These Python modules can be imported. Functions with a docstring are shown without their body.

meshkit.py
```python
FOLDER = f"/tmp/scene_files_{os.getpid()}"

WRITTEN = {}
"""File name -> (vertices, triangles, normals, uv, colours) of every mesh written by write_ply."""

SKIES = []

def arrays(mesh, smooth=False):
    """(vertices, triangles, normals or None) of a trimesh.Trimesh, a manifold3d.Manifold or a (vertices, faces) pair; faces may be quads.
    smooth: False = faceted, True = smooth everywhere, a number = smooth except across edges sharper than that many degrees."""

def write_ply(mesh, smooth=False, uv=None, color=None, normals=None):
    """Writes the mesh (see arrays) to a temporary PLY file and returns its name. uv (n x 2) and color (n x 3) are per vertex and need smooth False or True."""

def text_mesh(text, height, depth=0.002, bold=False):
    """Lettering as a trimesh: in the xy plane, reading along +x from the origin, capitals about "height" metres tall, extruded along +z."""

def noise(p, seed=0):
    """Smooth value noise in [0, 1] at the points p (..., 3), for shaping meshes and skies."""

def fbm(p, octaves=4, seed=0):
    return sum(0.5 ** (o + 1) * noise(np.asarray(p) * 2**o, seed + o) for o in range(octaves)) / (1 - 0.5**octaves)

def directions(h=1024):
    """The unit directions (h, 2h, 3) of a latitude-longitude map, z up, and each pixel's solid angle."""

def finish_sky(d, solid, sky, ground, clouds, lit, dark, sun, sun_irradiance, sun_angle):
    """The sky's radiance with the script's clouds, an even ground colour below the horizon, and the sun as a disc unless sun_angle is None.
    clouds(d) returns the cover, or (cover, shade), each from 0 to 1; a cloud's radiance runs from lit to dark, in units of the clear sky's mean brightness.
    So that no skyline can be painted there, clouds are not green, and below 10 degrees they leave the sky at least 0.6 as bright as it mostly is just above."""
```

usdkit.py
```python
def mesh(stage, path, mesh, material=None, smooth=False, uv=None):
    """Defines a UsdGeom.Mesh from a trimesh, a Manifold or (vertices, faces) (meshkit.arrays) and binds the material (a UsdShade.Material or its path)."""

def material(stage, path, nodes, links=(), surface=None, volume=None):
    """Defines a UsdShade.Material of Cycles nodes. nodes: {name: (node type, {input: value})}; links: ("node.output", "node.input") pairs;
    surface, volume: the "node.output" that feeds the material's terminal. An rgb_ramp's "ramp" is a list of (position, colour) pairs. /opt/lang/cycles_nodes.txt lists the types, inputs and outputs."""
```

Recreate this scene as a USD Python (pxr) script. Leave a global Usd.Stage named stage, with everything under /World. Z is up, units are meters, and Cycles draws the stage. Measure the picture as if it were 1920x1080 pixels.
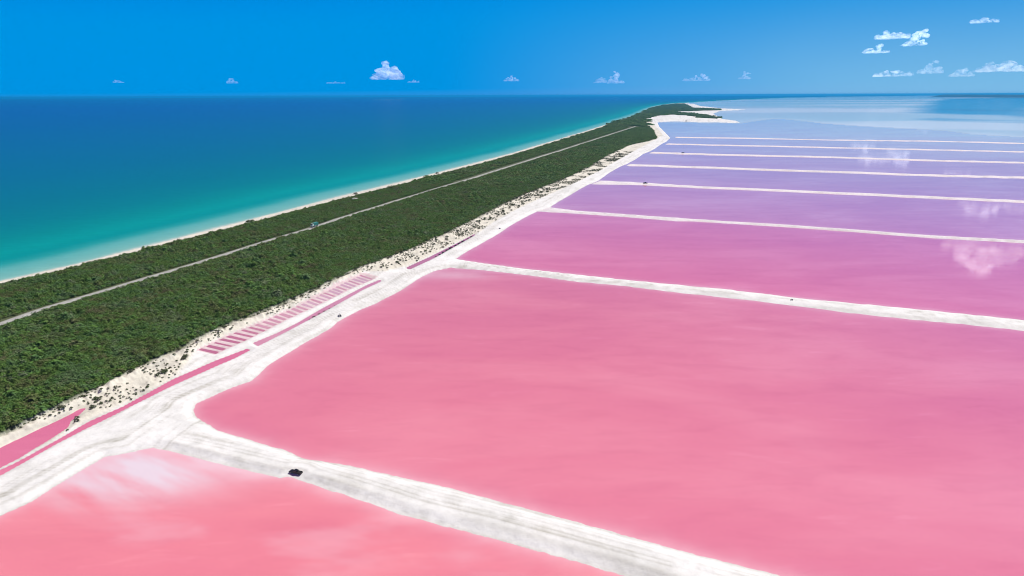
import math
import numpy as np
import shapely
import trimesh
import meshkit
import usdkit
from scipy.spatial import cKDTree
from shapely.geometry import LineString, Polygon, MultiLineString
from pxr import Gf, Sdf, Usd, UsdGeom, UsdLux, UsdShade, Vt

rng = np.random.default_rng(7)
stage = Usd.Stage.CreateInMemory()
UsdGeom.SetStageUpAxis(stage, "Z")
UsdGeom.SetStageMetersPerUnit(stage, 1.0)
stage.SetDefaultPrim(UsdGeom.Xform.Define(stage, "/World").GetPrim())
LOOK = "/World/Looks/"

# ------------------------------------------------------------------ camera, sky, sun, exposure
CAM_H, FOCAL, PITCH, ROLL = 120.0, 1250.0, math.radians(16.13), math.radians(0.21)   # FOCAL in 1920ths of the picture's width
SUN_AZ, SUN_EL = math.radians(52), math.radians(58)
HAZE = 3.0e-5
SKY_STRENGTH, SUN_INTENSITY, SUN_COLOR, EXPOSURE = 0.15, 1.15, (0.985, 0.975, 0.90), 0.0

fwd = np.array([0, math.cos(PITCH), -math.sin(PITCH)])
r0 = np.array([1.0, 0, 0])
u0 = np.cross(r0, fwd)
right = math.cos(ROLL) * r0 - math.sin(ROLL) * u0
up = math.cos(ROLL) * u0 + math.sin(ROLL) * r0
EYE = np.array([0, 0, CAM_H])
camera = UsdGeom.Camera.Define(stage, "/World/camera")
camera.CreateHorizontalApertureAttr(36.0)
camera.CreateVerticalApertureAttr(20.25)
camera.CreateFocalLengthAttr(36.0 * FOCAL / 1920)
camera.CreateClippingRangeAttr(Gf.Vec2f(1, 300000))
camera.CreateExposureAttr(EXPOSURE)
UsdGeom.Xformable(camera).AddTransformOp().Set(Gf.Matrix4d(*[float(x) for x in (*right, 0, *up, 0, *(-fwd), 0, *EYE, 1)]))

sun_dir = np.array([math.sin(SUN_AZ) * math.cos(SUN_EL), math.cos(SUN_AZ) * math.cos(SUN_EL), math.sin(SUN_EL)])
N = {
    "s": ("sky_texture", dict(sky_type="single_scattering", sun_disc=False, sun_elevation=SUN_EL, sun_rotation=SUN_AZ, altitude=0.0, air_density=0.2, aerosol_density=0.0, ozone_density=10.0)),
    "sep": ("separate_color", {"color_type": "rgb"}),
    "r": ("math", dict(math_type="multiply_add", value2=0.55, value3=-1.05)),
    "r1": ("math", dict(math_type="maximum", value2=0.0)),
    "g": ("math", dict(math_type="multiply", value2=1.5)),
    "g1": ("math", dict(math_type="smoothmin", value2=1.95, value3=0.6)),
    "b": ("math", dict(math_type="multiply", value2=1.7)),
    "b1": ("math", dict(math_type="smoothmin", value2=5.1, value3=1.0)),
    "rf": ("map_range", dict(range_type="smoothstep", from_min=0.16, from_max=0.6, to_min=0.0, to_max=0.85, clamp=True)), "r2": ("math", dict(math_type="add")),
    "zf": ("map_range", dict(range_type="smoothstep", from_min=0.16, from_max=0.75, to_min=1.0, to_max=0.66, clamp=True)), "g2": ("math", dict(math_type="multiply")), "b2": ("math", dict(math_type="multiply")),
    "c": ("combine_color", {"color_type": "rgb"}),
    # thin summer haze that whitens the sky low down on the sunward side
    "tc": ("texture_coordinate", {}),
    "nv": ("vector_math", dict(math_type="normalize")),
    "xyz": ("separate_xyz", {}),
    "dot": ("vector_math", dict(math_type="dot_product", vector2=(math.sin(SUN_AZ), math.cos(SUN_AZ), 0.0))),
    "az": ("map_range", dict(range_type="smoothstep", from_min=0.52, from_max=1.12, to_min=0.0, to_max=1.0, clamp=True)),
    "el": ("map_range", dict(range_type="smoothstep", from_min=-0.02, from_max=0.165, to_min=1.0, to_max=0.0, clamp=True)),
    "nz": ("noise_texture", dict(scale=3.0, detail=3.0)),
    "f0": ("math", dict(math_type="multiply")),
    "f1": ("math", dict(math_type="multiply_add", value2=0.5, value3=0.72)),
    "f": ("math", dict(math_type="multiply", use_clamp=True)),
    "mix": ("mix_color", dict(blend_type="mix", b=(1.75, 3.8, 5.4))),
    "bg": ("background_shader", {"strength": SKY_STRENGTH}),
}
L = [("s.color", "sep.color"), ("sep.r", "r.value1"), ("r.value", "r1.value1"), ("sep.g", "g.value1"), ("g.value", "g1.value1"), ("sep.b", "b.value1"), ("b.value", "b1.value1"),
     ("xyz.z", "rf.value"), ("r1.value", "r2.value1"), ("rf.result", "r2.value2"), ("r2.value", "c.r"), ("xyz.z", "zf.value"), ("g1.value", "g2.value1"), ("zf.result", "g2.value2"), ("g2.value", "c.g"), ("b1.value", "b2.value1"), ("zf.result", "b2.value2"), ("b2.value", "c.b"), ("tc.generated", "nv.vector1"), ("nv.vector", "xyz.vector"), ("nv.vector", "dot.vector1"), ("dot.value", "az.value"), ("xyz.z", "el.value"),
     ("nv.vector", "nz.vector"), ("az.result", "f0.value1"), ("el.result", "f0.value2"), ("nz.fac", "f1.value1"), ("f0.value", "f.value1"), ("f1.value", "f.value2"), ("f.value", "mix.fac"), ("c.color", "mix.a"), ("mix.result", "bg.color")]
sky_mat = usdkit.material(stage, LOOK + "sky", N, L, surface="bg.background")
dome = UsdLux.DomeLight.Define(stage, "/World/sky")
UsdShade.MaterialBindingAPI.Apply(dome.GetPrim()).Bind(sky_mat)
dome.GetPrim().SetCustomDataByKey("kind", "structure")

sun = UsdLux.DistantLight.Define(stage, "/World/sun")
sun.CreateIntensityAttr(SUN_INTENSITY)
sun.CreateNormalizeAttr(True)
sun.CreateAngleAttr(0.5)
sun.CreateColorAttr(Gf.Vec3f(*SUN_COLOR))
sx = np.cross([0, 0, 1], sun_dir)
sx /= np.linalg.norm(sx)
sy = np.cross(sun_dir, sx)
UsdGeom.Xformable(sun).AddTransformOp().Set(Gf.Matrix4d(*[float(x) for x in (*sx, 0, *sy, 0, *sun_dir, 0, 0, 0, 0, 1)]))


# ------------------------------------------------------------------ helpers
def at(px, py, z=0.0):
    """The ground point (metres) that was surveyed from the picture at this place."""
    d = fwd * FOCAL + right * (px - 960) + up * (540 - py)
    t = (CAM_H - z) / -d[2]
    return np.array([d[0] * t, d[1] * t])


def pts(*p):
    return np.array([at(*q) for q in p])


used = {}


def numbered(path):
    k = used.get(path, -1) + 1
    used[path] = k
    return path if k == 0 else f"{path}_{k:03d}"


def tag(prim, label=None, category=None, group=None, kind=None):
    prim = prim.GetPrim() if hasattr(prim, "GetPrim") else prim
    for k, v in (("label", label), ("category", category), ("group", group), ("kind", kind)):
        if v:
            prim.SetCustomDataByKey(k, v)
    return prim


def obj(name, mesh, mat, parent="/World", smooth=False, colors=None):
    m = usdkit.mesh(stage, numbered(f"{parent}/{name}"), mesh, mat, smooth=smooth)
    if colors is not None:
        UsdGeom.PrimvarsAPI(m).CreatePrimvar("zone", Sdf.ValueTypeNames.Color3fArray, "vertex").Set(Vt.Vec3fArray.FromNumpy(np.asarray(colors, np.float32)))
    return m


def thing(name, loc, rotz, label, category, group=None):
    x = UsdGeom.Xform.Define(stage, numbered(f"/World/{name}"))
    x.AddTranslateOp().Set(Gf.Vec3d(*map(float, loc)))
    x.AddRotateZOp().Set(float(math.degrees(rotz)))
    tag(x, label, category, group)
    return x


def copy(name, src, loc, rotz, scale, label, category, group):
    x = UsdGeom.Xform.Define(stage, numbered(f"/World/{name}"))
    x.AddTranslateOp().Set(Gf.Vec3d(*map(float, loc)))
    x.AddRotateZOp().Set(float(math.degrees(rotz)))
    x.AddScaleOp().Set(Gf.Vec3f(*map(float, np.broadcast_to(scale, 3))))
    x.GetPrim().GetReferences().AddInternalReference(src)
    x.GetPrim().SetInstanceable(True)
    tag(x, label, category, group)
    return x


def plain(name, color, rough=0.6, metallic=0.0, noise=0.0, scale=4.0, spec=0.4):
    n = {"p": ("principled_bsdf", dict(base_color=color, roughness=rough, metallic=metallic, specular_ior_level=spec))}
    l = []
    if noise:
        n["g"] = ("geometry", {})
        n["n"] = ("noise_texture", dict(scale=scale, detail=4.0))
        n["r"] = ("rgb_ramp", {"ramp": [(0.25, tuple(c * (1 - noise) for c in color)), (0.75, tuple(min(1, c * (1 + noise)) for c in color))]})
        l = [("g.position", "n.vector"), ("n.fac", "r.fac"), ("r.color", "p.base_color")]
    return usdkit.material(stage, LOOK + name, n, l, surface="p.BSDF")


def fbm2(xy, scale, octaves=3, seed=0):
    p = np.concatenate([np.asarray(xy) / scale, np.zeros((len(xy), 1)) + 0.37 * seed], 1)
    return meshkit.fbm(p, octaves, seed)


def smooth(a, b, x):
    t = np.clip((x - a) / (b - a), 0, 1)
    return t * t * (3 - 2 * t)


def extend(p, start=0.0, end=0.0):
    p = np.asarray(p, float)
    a = p[0] - p[1]
    b = p[-1] - p[-2]
    out = [p]
    if start:
        out.insert(0, (p[0] + a / np.linalg.norm(a) * start)[None])
    if end:
        out.append((p[-1] + b / np.linalg.norm(b) * end)[None])
    return np.vstack(out)


# ------------------------------------------------------------------ the survey: outlines of land and water
SHORE = extend(pts((0, 527), (133, 497), (300, 455), (467, 412), (633, 369), (749, 341), (859, 313), (952, 289), (1090, 248), (1150, 229), (1197, 213), (1212, 205), (1226, 200), (1248, 195.5), (1276, 193), (1330, 190), (1400, 186.5), (1480, 183.2)), start=400)
BEACH_TOP = extend(pts((0, 540), (133, 509.5), (300, 466.5), (467, 423), (633, 379), (749, 350), (859, 321.2), (952, 295.6), (1090, 253), (1150, 233), (1197, 216.8), (1213, 208.6), (1228, 202), (1250, 197), (1276, 194.6)), start=400)
VERGE = extend(pts((0, 820), (81, 780), (163, 740), (228, 709), (293, 677), (340, 654), (393, 627), (446, 604), (510, 580), (574, 552), (627, 526), (659, 511), (702, 494), (738, 481), (767, 470), (807, 452), (840, 437), (873, 422), (900, 407), (937, 387), (975, 369), (1031, 347), (1069, 332), (1106, 313), (1144, 290), (1181, 273), (1215, 266), (1232, 260), (1226, 248), (1219, 240), (1209, 236), (1212, 229), (1206, 223), (1216, 219.5), (1232, 217), (1258, 215.8), (1290, 216.4), (1316, 221), (1345, 223.2), (1345, 221.5), (1310, 216), (1296, 213.6), (1268, 211.5), (1262, 209.6), (1290, 208.6), (1345, 206.8), (1345, 205), (1300, 203.5), (1290, 200.5), (1284, 197)), start=400)
CHANNEL_EDGE = extend(pts((0, 872), (32, 858), (94, 828), (128, 808), (170, 786), (234, 758), (326, 709), (352, 684), (366, 657), (430, 626.5), (489, 602.5), (553, 574.5), (638, 529.5), (684, 510.5), (724, 511), (767, 498), (807, 480), (857, 455), (900, 436), (937, 411), (975, 391), (1012, 374), (1050, 357), (1087, 340), (1125, 321), (1162, 299), (1200, 278), (1228, 263), (1243, 254.5), (1237, 246), (1228, 236), (1222, 229)), start=400)
ROAD_EDGE = [(0, 968), (61, 939), (106, 911), (163, 876), (196, 857), (222, 853), (255, 846), (361, 768), (367, 757), (391, 746), (432, 728), (473, 714), (501, 686), (530, 668), (574, 641), (617, 618), (634, 603), (672, 582), (702, 570), (738, 552), (757, 541), (790, 519), (815, 508), (848, 501), (854, 486), (873, 473), (900, 458), (923, 445), (937, 436.5), (956, 424), (982, 409), (1008, 396), (1031, 389), (1046, 379), (1069, 366), (1087, 355), (1104, 346), (1124, 338), (1140, 326), (1162, 313), (1177, 307), (1192, 299), (1207, 288.5), (1219, 284), (1228, 279), (1241, 270), (1250, 265.5), (1257, 258.5), (1250, 251), (1243, 244), (1236, 237), (1233, 229.5), (1262, 227.2), (1290, 228.2), (1310, 229.2), (1340, 229), (1372, 230.6), (1388, 230), (1380, 226.5), (1354, 223), (1337, 213), (1350, 208), (1400, 205.6), (1352, 203.3), (1312, 198.5), (1300, 194.6)]
DIKES = [  # upper (far) edge, lower (near) edge
    ([(361, 768), (367, 783), (407, 807), (468, 825), (530, 844), (578, 862), (603, 865), (640, 871), (811, 907), (939, 941), (1067, 975), (1195, 1010), (1323, 1044), (1460, 1079)],
     [(250, 846), (268, 843), (285, 840), (326, 848), (391, 864), (448, 878), (525, 896), (538, 893), (548, 893.5), (566, 903), (603, 915), (640, 926), (768, 969), (896, 1001), (1024, 1037), (1174, 1080)]),
    ([(854, 485.5), (907, 494), (995, 505.6), (1082, 515), (1170, 524.6), (1257, 532.9), (1360, 542.5), (1506, 560), (1652, 573.5), (1797, 587.5), (1920, 600.6)],
     [(846, 502), (907, 506.5), (995, 516.4), (1082, 528), (1170, 536), (1257, 547), (1360, 558), (1477, 571.5), (1593, 587), (1710, 599), (1827, 610), (1920, 620)]),
    ([(1032, 389), (1080, 395), (1180, 402.3), (1280, 409.3), (1380, 416), (1460, 420.5), (1590, 429.8), (1740, 441), (1920, 450.5)],
     [(1007, 396.5), (1080, 400.5), (1180, 407.4), (1267, 414.6), (1300, 415), (1460, 425), (1600, 435), (1740, 446), (1920, 456)]),
    ([(1125, 338.5), (1205, 342.5), (1305, 348.7), (1440, 354), (1680, 365), (1920, 376)],
     [(1107, 345.6), (1205, 347.3), (1305, 352.8), (1440, 358.3), (1680, 369.5), (1920, 380.6)]),
    ([(1178, 307.3), (1200, 308), (1331, 312.7), (1560, 320.4), (1747, 327), (1920, 331)],
     [(1170, 311.5), (1200, 312), (1331, 316.5), (1560, 324.2), (1747, 331), (1920, 335.2)]),
    ([(1219, 284.6), (1350, 288.7), (1560, 293.4), (1747, 299.6), (1920, 303.7)],
     [(1212, 287.7), (1350, 291.8), (1560, 296.4), (1747, 302.6), (1920, 306.8)]),
    ([(1246, 268.6), (1387, 272), (1560, 275.6), (1747, 279.7), (1920, 283.6)],
     [(1240, 271), (1387, 274.3), (1560, 278), (1747, 282.2), (1920, 286.1)]),
    ([(1258, 256), (1425, 258.7), (1560, 261.5), (1747, 263.4), (1920, 267.7)],
     [(1258, 258.4), (1425, 261), (1560, 263.8), (1747, 266), (1920, 270.3)]),
]
dike_up = [extend(pts(*u), end=900 + 500 * i) for i, (u, _) in enumerate(DIKES)]
dike_lo = [extend(pts(*l), end=900 + 500 * i) for i, (_, l) in enumerate(DIKES)]
road_edge = extend(pts(*ROAD_EDGE), start=400)
dike_poly = []
for u, l in zip(dike_up, dike_lo):
    n = u[1] - u[0]
    dike_poly.append(Polygon(np.vstack([u, l[::-1]])).buffer(0))

FAR = at(1480, 183.2)
land_west = Polygon(np.vstack([SHORE[:-3], road_edge[::-1]])).buffer(0)
land = shapely.union_all([land_west, *[d.buffer(0.05) for d in dike_poly]])
# small waters cut into the land: the two pink channels, the pond beside them and the little pans
channel_a = Polygon(pts((-60, 908), (-60, 922), (0, 890.5), (60, 857), (98, 835), (150, 808), (204, 782), (265, 751), (326, 721), (407, 685), (440, 671), (468, 656), (462, 655), (407, 676), (326, 711.5), (234, 762), (170, 790), (128, 815), (94, 834), (60, 853), (32, 868), (0, 883)))
side_pond = Polygon(pts((-60, 868), (-60, 906), (0, 876), (32, 860), (60, 842), (78, 832), (100, 818), (124, 802), (130, 790), (146, 778), (160, 765), (150, 767), (106, 789), (53, 811), (0, 838)))
channel_b = Polygon(pts((476, 643), (520, 625), (560, 605), (606, 578), (659, 550), (690, 534), (713, 524.5), (713, 528), (680, 543), (640, 566), (596, 590), (545, 617), (500, 640), (484, 648)))
channel_c = Polygon(pts((762, 502), (807, 481.5), (857, 456.5), (890, 439), (890, 441), (857, 459.5), (812, 484.5), (768, 505)))
panA = LineString(pts((373, 656.5), (430, 629), (489, 605), (553, 577), (638, 532), (681, 513.5)))
panB = LineString(pts((404, 663), (468, 634), (532, 601), (596, 571.5), (659, 540), (704, 521)))
N_PAN = 31
pans = []
tt = np.linspace(0, 1, N_PAN + 1) ** 1.0
for i in range(N_PAN):
    a, b = (tt[i], tt[i] + (tt[i + 1] - tt[i]) * (0.42 + 0.05 * math.sin(i * 2.3)))
    q = [panA.interpolate(a, True), panB.interpolate(a, True), panB.interpolate(b, True), panA.interpolate(b, True)]
    q = np.array([[p.x, p.y] for p in q])
    q = q[:1] * 0 + q + (rng.random((4, 2)) - 0.5) * 0.9
    pans.append(Polygon(q))
small = [channel_a, side_pond, channel_b, channel_c, *pans]
land = land.difference(shapely.union_all(small))
small_union = shapely.union_all(small)
thicket = Polygon(np.vstack([BEACH_TOP, VERGE[::-1]])).buffer(0)
verge = Polygon(np.vstack([VERGE[:34], CHANNEL_EDGE[::-1]])).buffer(0).difference(thicket)
ROAD_LINE = extend(pts((0, 613.5), (82, 584.6), (165, 560), (243, 536), (367, 499), (453, 471), (500, 456), (573, 434), (627, 416.5), (739, 380), (856, 345), (957, 313), (1059, 281), (1135, 256), (1191, 238)), start=300)
road_line = LineString(ROAD_LINE)


# ------------------------------------------------------------------ the terrain: one height field, parted into its pieces
ys = np.concatenate([np.arange(1560, 1090, -14), np.arange(1090, 420, -2.0), np.arange(420, 300, -1.3), np.arange(300, 200, -0.6), np.arange(200, 182.0, -0.4)])
tan_dep = np.tan(np.arctan((ys - 540) / FOCAL) + PITCH)
tan_dep = tan_dep[tan_dep > 120 / 30000]
radii = CAM_H / tan_dep
az = np.radians(np.concatenate([np.arange(-62, -43.5, 0.6), np.arange(-43.5, 43.5, 0.078), np.arange(43.5, 62.1, 0.6)]))
R, A = np.meshgrid(radii, az, indexing="ij")
X, Y = R * np.sin(A), R * np.cos(A)
P2 = np.stack([X.ravel(), Y.ravel()], 1)
NR, NA = R.shape


def edge_samples(geom):
    out = []
    for g in getattr(geom, "geoms", [geom]):
        rings = [g.exterior, *g.interiors] if g.geom_type == "Polygon" else [g]
        for ring in rings:
            c = np.asarray(ring.coords)
            for a, b in zip(c[:-1], c[1:]):
                l = np.linalg.norm(b - a)
                step = max(0.35, 0.0012 * min(np.linalg.norm(a), np.linalg.norm(b), shapely.distance(shapely.Point(0, 0), LineString([a, b]))))
                k = max(2, int(l / step) + 1)
                out.append(a + (b - a) * np.linspace(0, 1, k)[:, None])
    return np.vstack(out)


def dist_to(geom, p):
    return cKDTree(edge_samples(geom)).query(p)[0]


shapely.prepare(land)
inside = shapely.contains_xy(land, P2[:, 0], P2[:, 1])
d = dist_to(land, P2)
d = np.where(inside, d, -d)
rr = R.ravel()
amp = np.clip(rr / 260, 0.8, 6)
jit = (fbm2(P2, 9.0, 4, 3) - 0.5) * 1.3 + (fbm2(P2, 2.2, 2, 5) - 0.5) * 0.7
shapely.prepare(thicket)
in_thicket = shapely.contains_xy(thicket, P2[:, 0], P2[:, 1])
d_th = dist_to(thicket, P2)
d_th = np.where(in_thicket, d_th, -d_th)
in_verge = shapely.contains_xy(verge, P2[:, 0], P2[:, 1])
d_ve = np.where(in_verge, 1, -1) * dist_to(verge, P2)
d_small = dist_to(small_union, P2)
near_small = smooth(7, 2, d_small)
d = d + jit * (1 - 0.7 * near_small) - 0.7 * near_small
d_shore = dist_to(LineString(SHORE), P2)
shapely.prepare(land_west)
d = d - np.where(shapely.contains_xy(land_west, P2[:, 0], P2[:, 1]), 0, 0.75 * np.clip(rr - 450, 0, None) ** 2 / 156000)
d_road = dist_to(road_line, P2)

n_big = fbm2(P2, 60, 4, 11)
n_mid = fbm2(P2, 9, 4, 12)
n_fine = fbm2(P2, 2.0, 3, 13)
slope = 2.5 + 2.5 * smooth(6, 16, d_small)
h_max = 0.6 + 0.45 * smooth(6, 16, d_small)
z = h_max * smooth(0, slope, d) - 0.7 * smooth(0, 5, -d)
z += np.where(d > 0, (n_mid - 0.5) * 0.28 + (n_fine - 0.5) * 0.14, 0) * smooth(0, 4, d)
# spoil bank heaped along the edge of the thicket, and hummocks on the verge
wob = d_th + 5 + (n_mid - 0.5) * 4
z += 2.2 * np.exp(-(wob / 2.2) ** 2) * (0.25 + 0.9 * n_fine) * (rr < 2600) * 0.75
z += np.where(d_ve > 0, 0.55 * np.maximum(0, n_fine - 0.5) * 4 * smooth(0.5, 4, d), 0)
# the beach slopes gently, the wooded ridge is a little higher
z = np.where(d_shore < 16, np.minimum(z, d * 0.07), z)
z = np.where(in_thicket, np.maximum(z, 0.9 + 1.2 * n_big), z)
# the salt heaps at the far end
salt_far = Polygon(pts((1215, 226), (1222, 219.3), (1232, 217.2), (1258, 216.4), (1290, 217), (1312, 222), (1345, 225), (1372, 228.5), (1340, 228.6), (1310, 228.6), (1290, 227.6), (1262, 226.6), (1236, 229)))
d_sf = np.where(shapely.contains_xy(salt_far, P2[:, 0], P2[:, 1]), 1, -1) * dist_to(salt_far, P2)
z += 7 * smooth(10, 90, d_sf) * (0.4 + 0.9 * n_big)

d_re = dist_to(LineString(np.array(road_edge)), P2)
# colour zones: red = sandy rather than salty, green = grey damp mud, tracks and greyer dike fronts, blue = dark soil
dike_front = dist_to(MultiLineString([LineString(l) for l in dike_lo]), P2)
sand = np.clip(smooth(-1.5, 1.5, d_ve + (n_fine - 0.5) * 3) + (d_shore < 120) * (d_th < 3) * (d_ve < 0) * (d_re > 30), 0, 1)
s_al = P2 @ np.array([math.sin(0.31), math.cos(0.31)])
lanes = lambda t, s_, w_, l_, sd: fbm2(np.stack([t / w_, s_ / l_], 1), 1.0, 4, sd)
on_bank = (~in_thicket) & (d_ve < 0)
str_a = lanes(d_re + 3 * (n_big - 0.5), s_al, 2.4, 70, 81)
str_b = lanes(dike_front, P2[:, 0], 1.9, 60, 82)
near_dike = smooth(34, 20, dike_front) * smooth(6, 16, d_re)
streak = str_a * (1 - near_dike) + str_b * near_dike
z += np.where(on_bank & (d > 2), (streak - 0.5) * 0.28, 0) * smooth(2, 5, d) * (rr < 1500)
mud = np.where(on_bank, 0.4 * smooth(0.50, 0.76, streak + 0.25 * (n_fine - 0.5)), 0) + smooth(0.44, 0.72, n_mid) * 0.22 + 0.32 * np.exp(-((dike_front - 4.2 - 5 * (n_big - 0.5)) / 1.5) ** 2) * smooth(0.30, 0.62, fbm2(P2, 26, 3, 21)) + 0.35 * np.exp(-(d / 0.9) ** 2)  # includes a patchy greyer band along the near edge of each dike
tw = 1.6 * (fbm2(np.stack([s_al, s_al * 0], 1), 90, 2, 85) - 0.5)
for c_, k_ in ((8.0, 0.5), (9.7, 0.5), (13.2, 0.4), (14.9, 0.4)):
    mud = mud + np.where(on_bank, k_ * np.exp(-((d_re - c_ + 2 * tw) / 0.4) ** 2), 0) * (rr < 900) * (1 - near_dike) * smooth(0.3, 0.6, n_mid)
tw2 = 2.2 * (fbm2(np.stack([P2[:, 0], P2[:, 0] * 0], 1), 70, 2, 86) - 0.5)
for c_, k_ in ((7.2, 0.4), (8.9, 0.4), (11.2, 0.25), (12.9, 0.25)):
    mud = mud + np.where(on_bank, k_ * np.exp(-((dike_front - c_ + tw2) / 0.38) ** 2), 0) * (rr < 700) * near_dike * smooth(0.3, 0.55, n_mid)
mud = np.clip(mud + 0.5 * smooth(0.5, 0.72, n_mid) * (d_ve > 0), 0, 1)
soil = smooth(-2.5, 1.0, d_th + (n_mid - 0.5) * 6)
zone = np.stack([sand, mud, soil], 1)

# which piece each face belongs to
quads = np.arange((NR - 1) * (NA - 1))
i, j = quads // (NA - 1), quads % (NA - 1)
F = np.stack([i * NA + j, i * NA + j + 1, (i + 1) * NA + j + 1, (i + 1) * NA + j], 1)   # rows go away from the camera, columns to the right
F = F[:, ::-1]
C = P2[F].mean(1)
shapely.prepare(small_union)
keep = (z[F].max(1) > -0.35)
F, C = F[keep], C[keep]
piece = np.full(len(F), 0)
for k, dp in enumerate(dike_poly):
    g = dp.buffer(3 + 2.5 * k)
    shapely.prepare(g)
    lw = shapely.contains_xy(land_west, C[:, 0], C[:, 1])
    piece[shapely.contains_xy(g, C[:, 0], C[:, 1]) & ~lw] = 10 + k
pan_field = Polygon(np.vstack([[p.coords[0] for p in (panA.interpolate(x, True) for x in np.linspace(0, 1, 30))], [p.coords[0] for p in (panB.interpolate(x, True) for x in np.linspace(1, 0, 30))]])).buffer(1.5)
piece[shapely.contains_xy(pan_field, C[:, 0], C[:, 1])] = 4
thv = (d_th[F] > -0.5).all(1)
piece[thv] = 1
piece[((d_ve[F] > 0).all(1)) & ~thv & (piece == 0)] = 2
piece[(d_shore[F] < 90).all(1) & (d_re[F] > 30).all(1) & (piece == 0) & (d_ve[F] < 0).all(1)] = 3


def ground_mat(name, salt, sand_c, mud_c, soil_c, bump=0.5):
    n = {
        "a": ("attribute", {"attribute": "zone"}), "s": ("separate_color", {"color_type": "rgb"}), "g": ("geometry", {}),
        "n1": ("noise_texture", dict(scale=0.35, detail=8.0, roughness=0.68)), "n2": ("noise_texture", dict(scale=0.05, detail=6.0, roughness=0.6)),
        "r1": ("rgb_ramp", {"ramp": [(0.25, (0.86, 0.86, 0.86)), (0.55, (1, 1, 1)), (0.8, (1.0, 1.0, 1.0))]}),
        "r2": ("rgb_ramp", {"ramp": [(0.35, (0.90, 0.905, 0.90)), (0.6, (1, 1, 1))]}),
        "m1": ("mix_color", dict(blend_type="mix", a=salt, b=sand_c)), "m2": ("mix_color", dict(blend_type="mix", b=mud_c)), "m3": ("mix_color", dict(blend_type="mix", b=soil_c)),
        "m4": ("mix_color", dict(blend_type="multiply", fac=1.0)), "m5": ("mix_color", dict(blend_type="multiply", fac=1.0)),
        "b": ("bump", dict(strength=bump, distance=0.5)), "p": ("principled_bsdf", dict(roughness=0.85, specular_ior_level=0.2)),
    }
    l = [("a.color", "s.color"), ("s.r", "m1.fac"), ("m1.result", "m2.a"), ("s.g", "m2.fac"), ("m2.result", "m3.a"), ("s.b", "m3.fac"), ("g.position", "n1.vector"), ("g.position", "n2.vector"),
         ("n1.fac", "r1.fac"), ("n2.fac", "r2.fac"), ("m3.result", "m4.a"), ("r1.color", "m4.b"), ("m4.result", "m5.a"), ("r2.color", "m5.b"), ("m5.result", "p.base_color"),
         ("n1.fac", "b.height"), ("b.normal", "p.normal")]
    return usdkit.material(stage, LOOK + name, n, l, surface="p.BSDF")


lilac_salt = ground_mat("stained_salt_ground", (0.80, 0.73, 0.74), (0.72, 0.67, 0.60), (0.55, 0.48, 0.48), (0.10, 0.12, 0.055))
pink_salt = ground_mat("pink_salt_ground", (0.80, 0.64, 0.65), (0.74, 0.60, 0.56), (0.55, 0.42, 0.42), (0.10, 0.12, 0.055))
salt_mat = ground_mat("salt_ground", (0.83, 0.82, 0.79), (0.75, 0.71, 0.60), (0.47, 0.45, 0.39), (0.10, 0.12, 0.055))


def part_of(sel):
    f = F[sel]
    idx, inv = np.unique(f, return_inverse=True)
    v = np.concatenate([P2[idx], z[idx][:, None]], 1)
    return v, inv.reshape(-1, 4), idx


def terrain(name, sel, label, category, mat=None):
    if not sel.any():
        return
    v, f, idx = part_of(sel)
    tag(obj(name, (v, f), mat or salt_mat, smooth=True, colors=zone[idx]), label, category, kind="structure")


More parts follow.
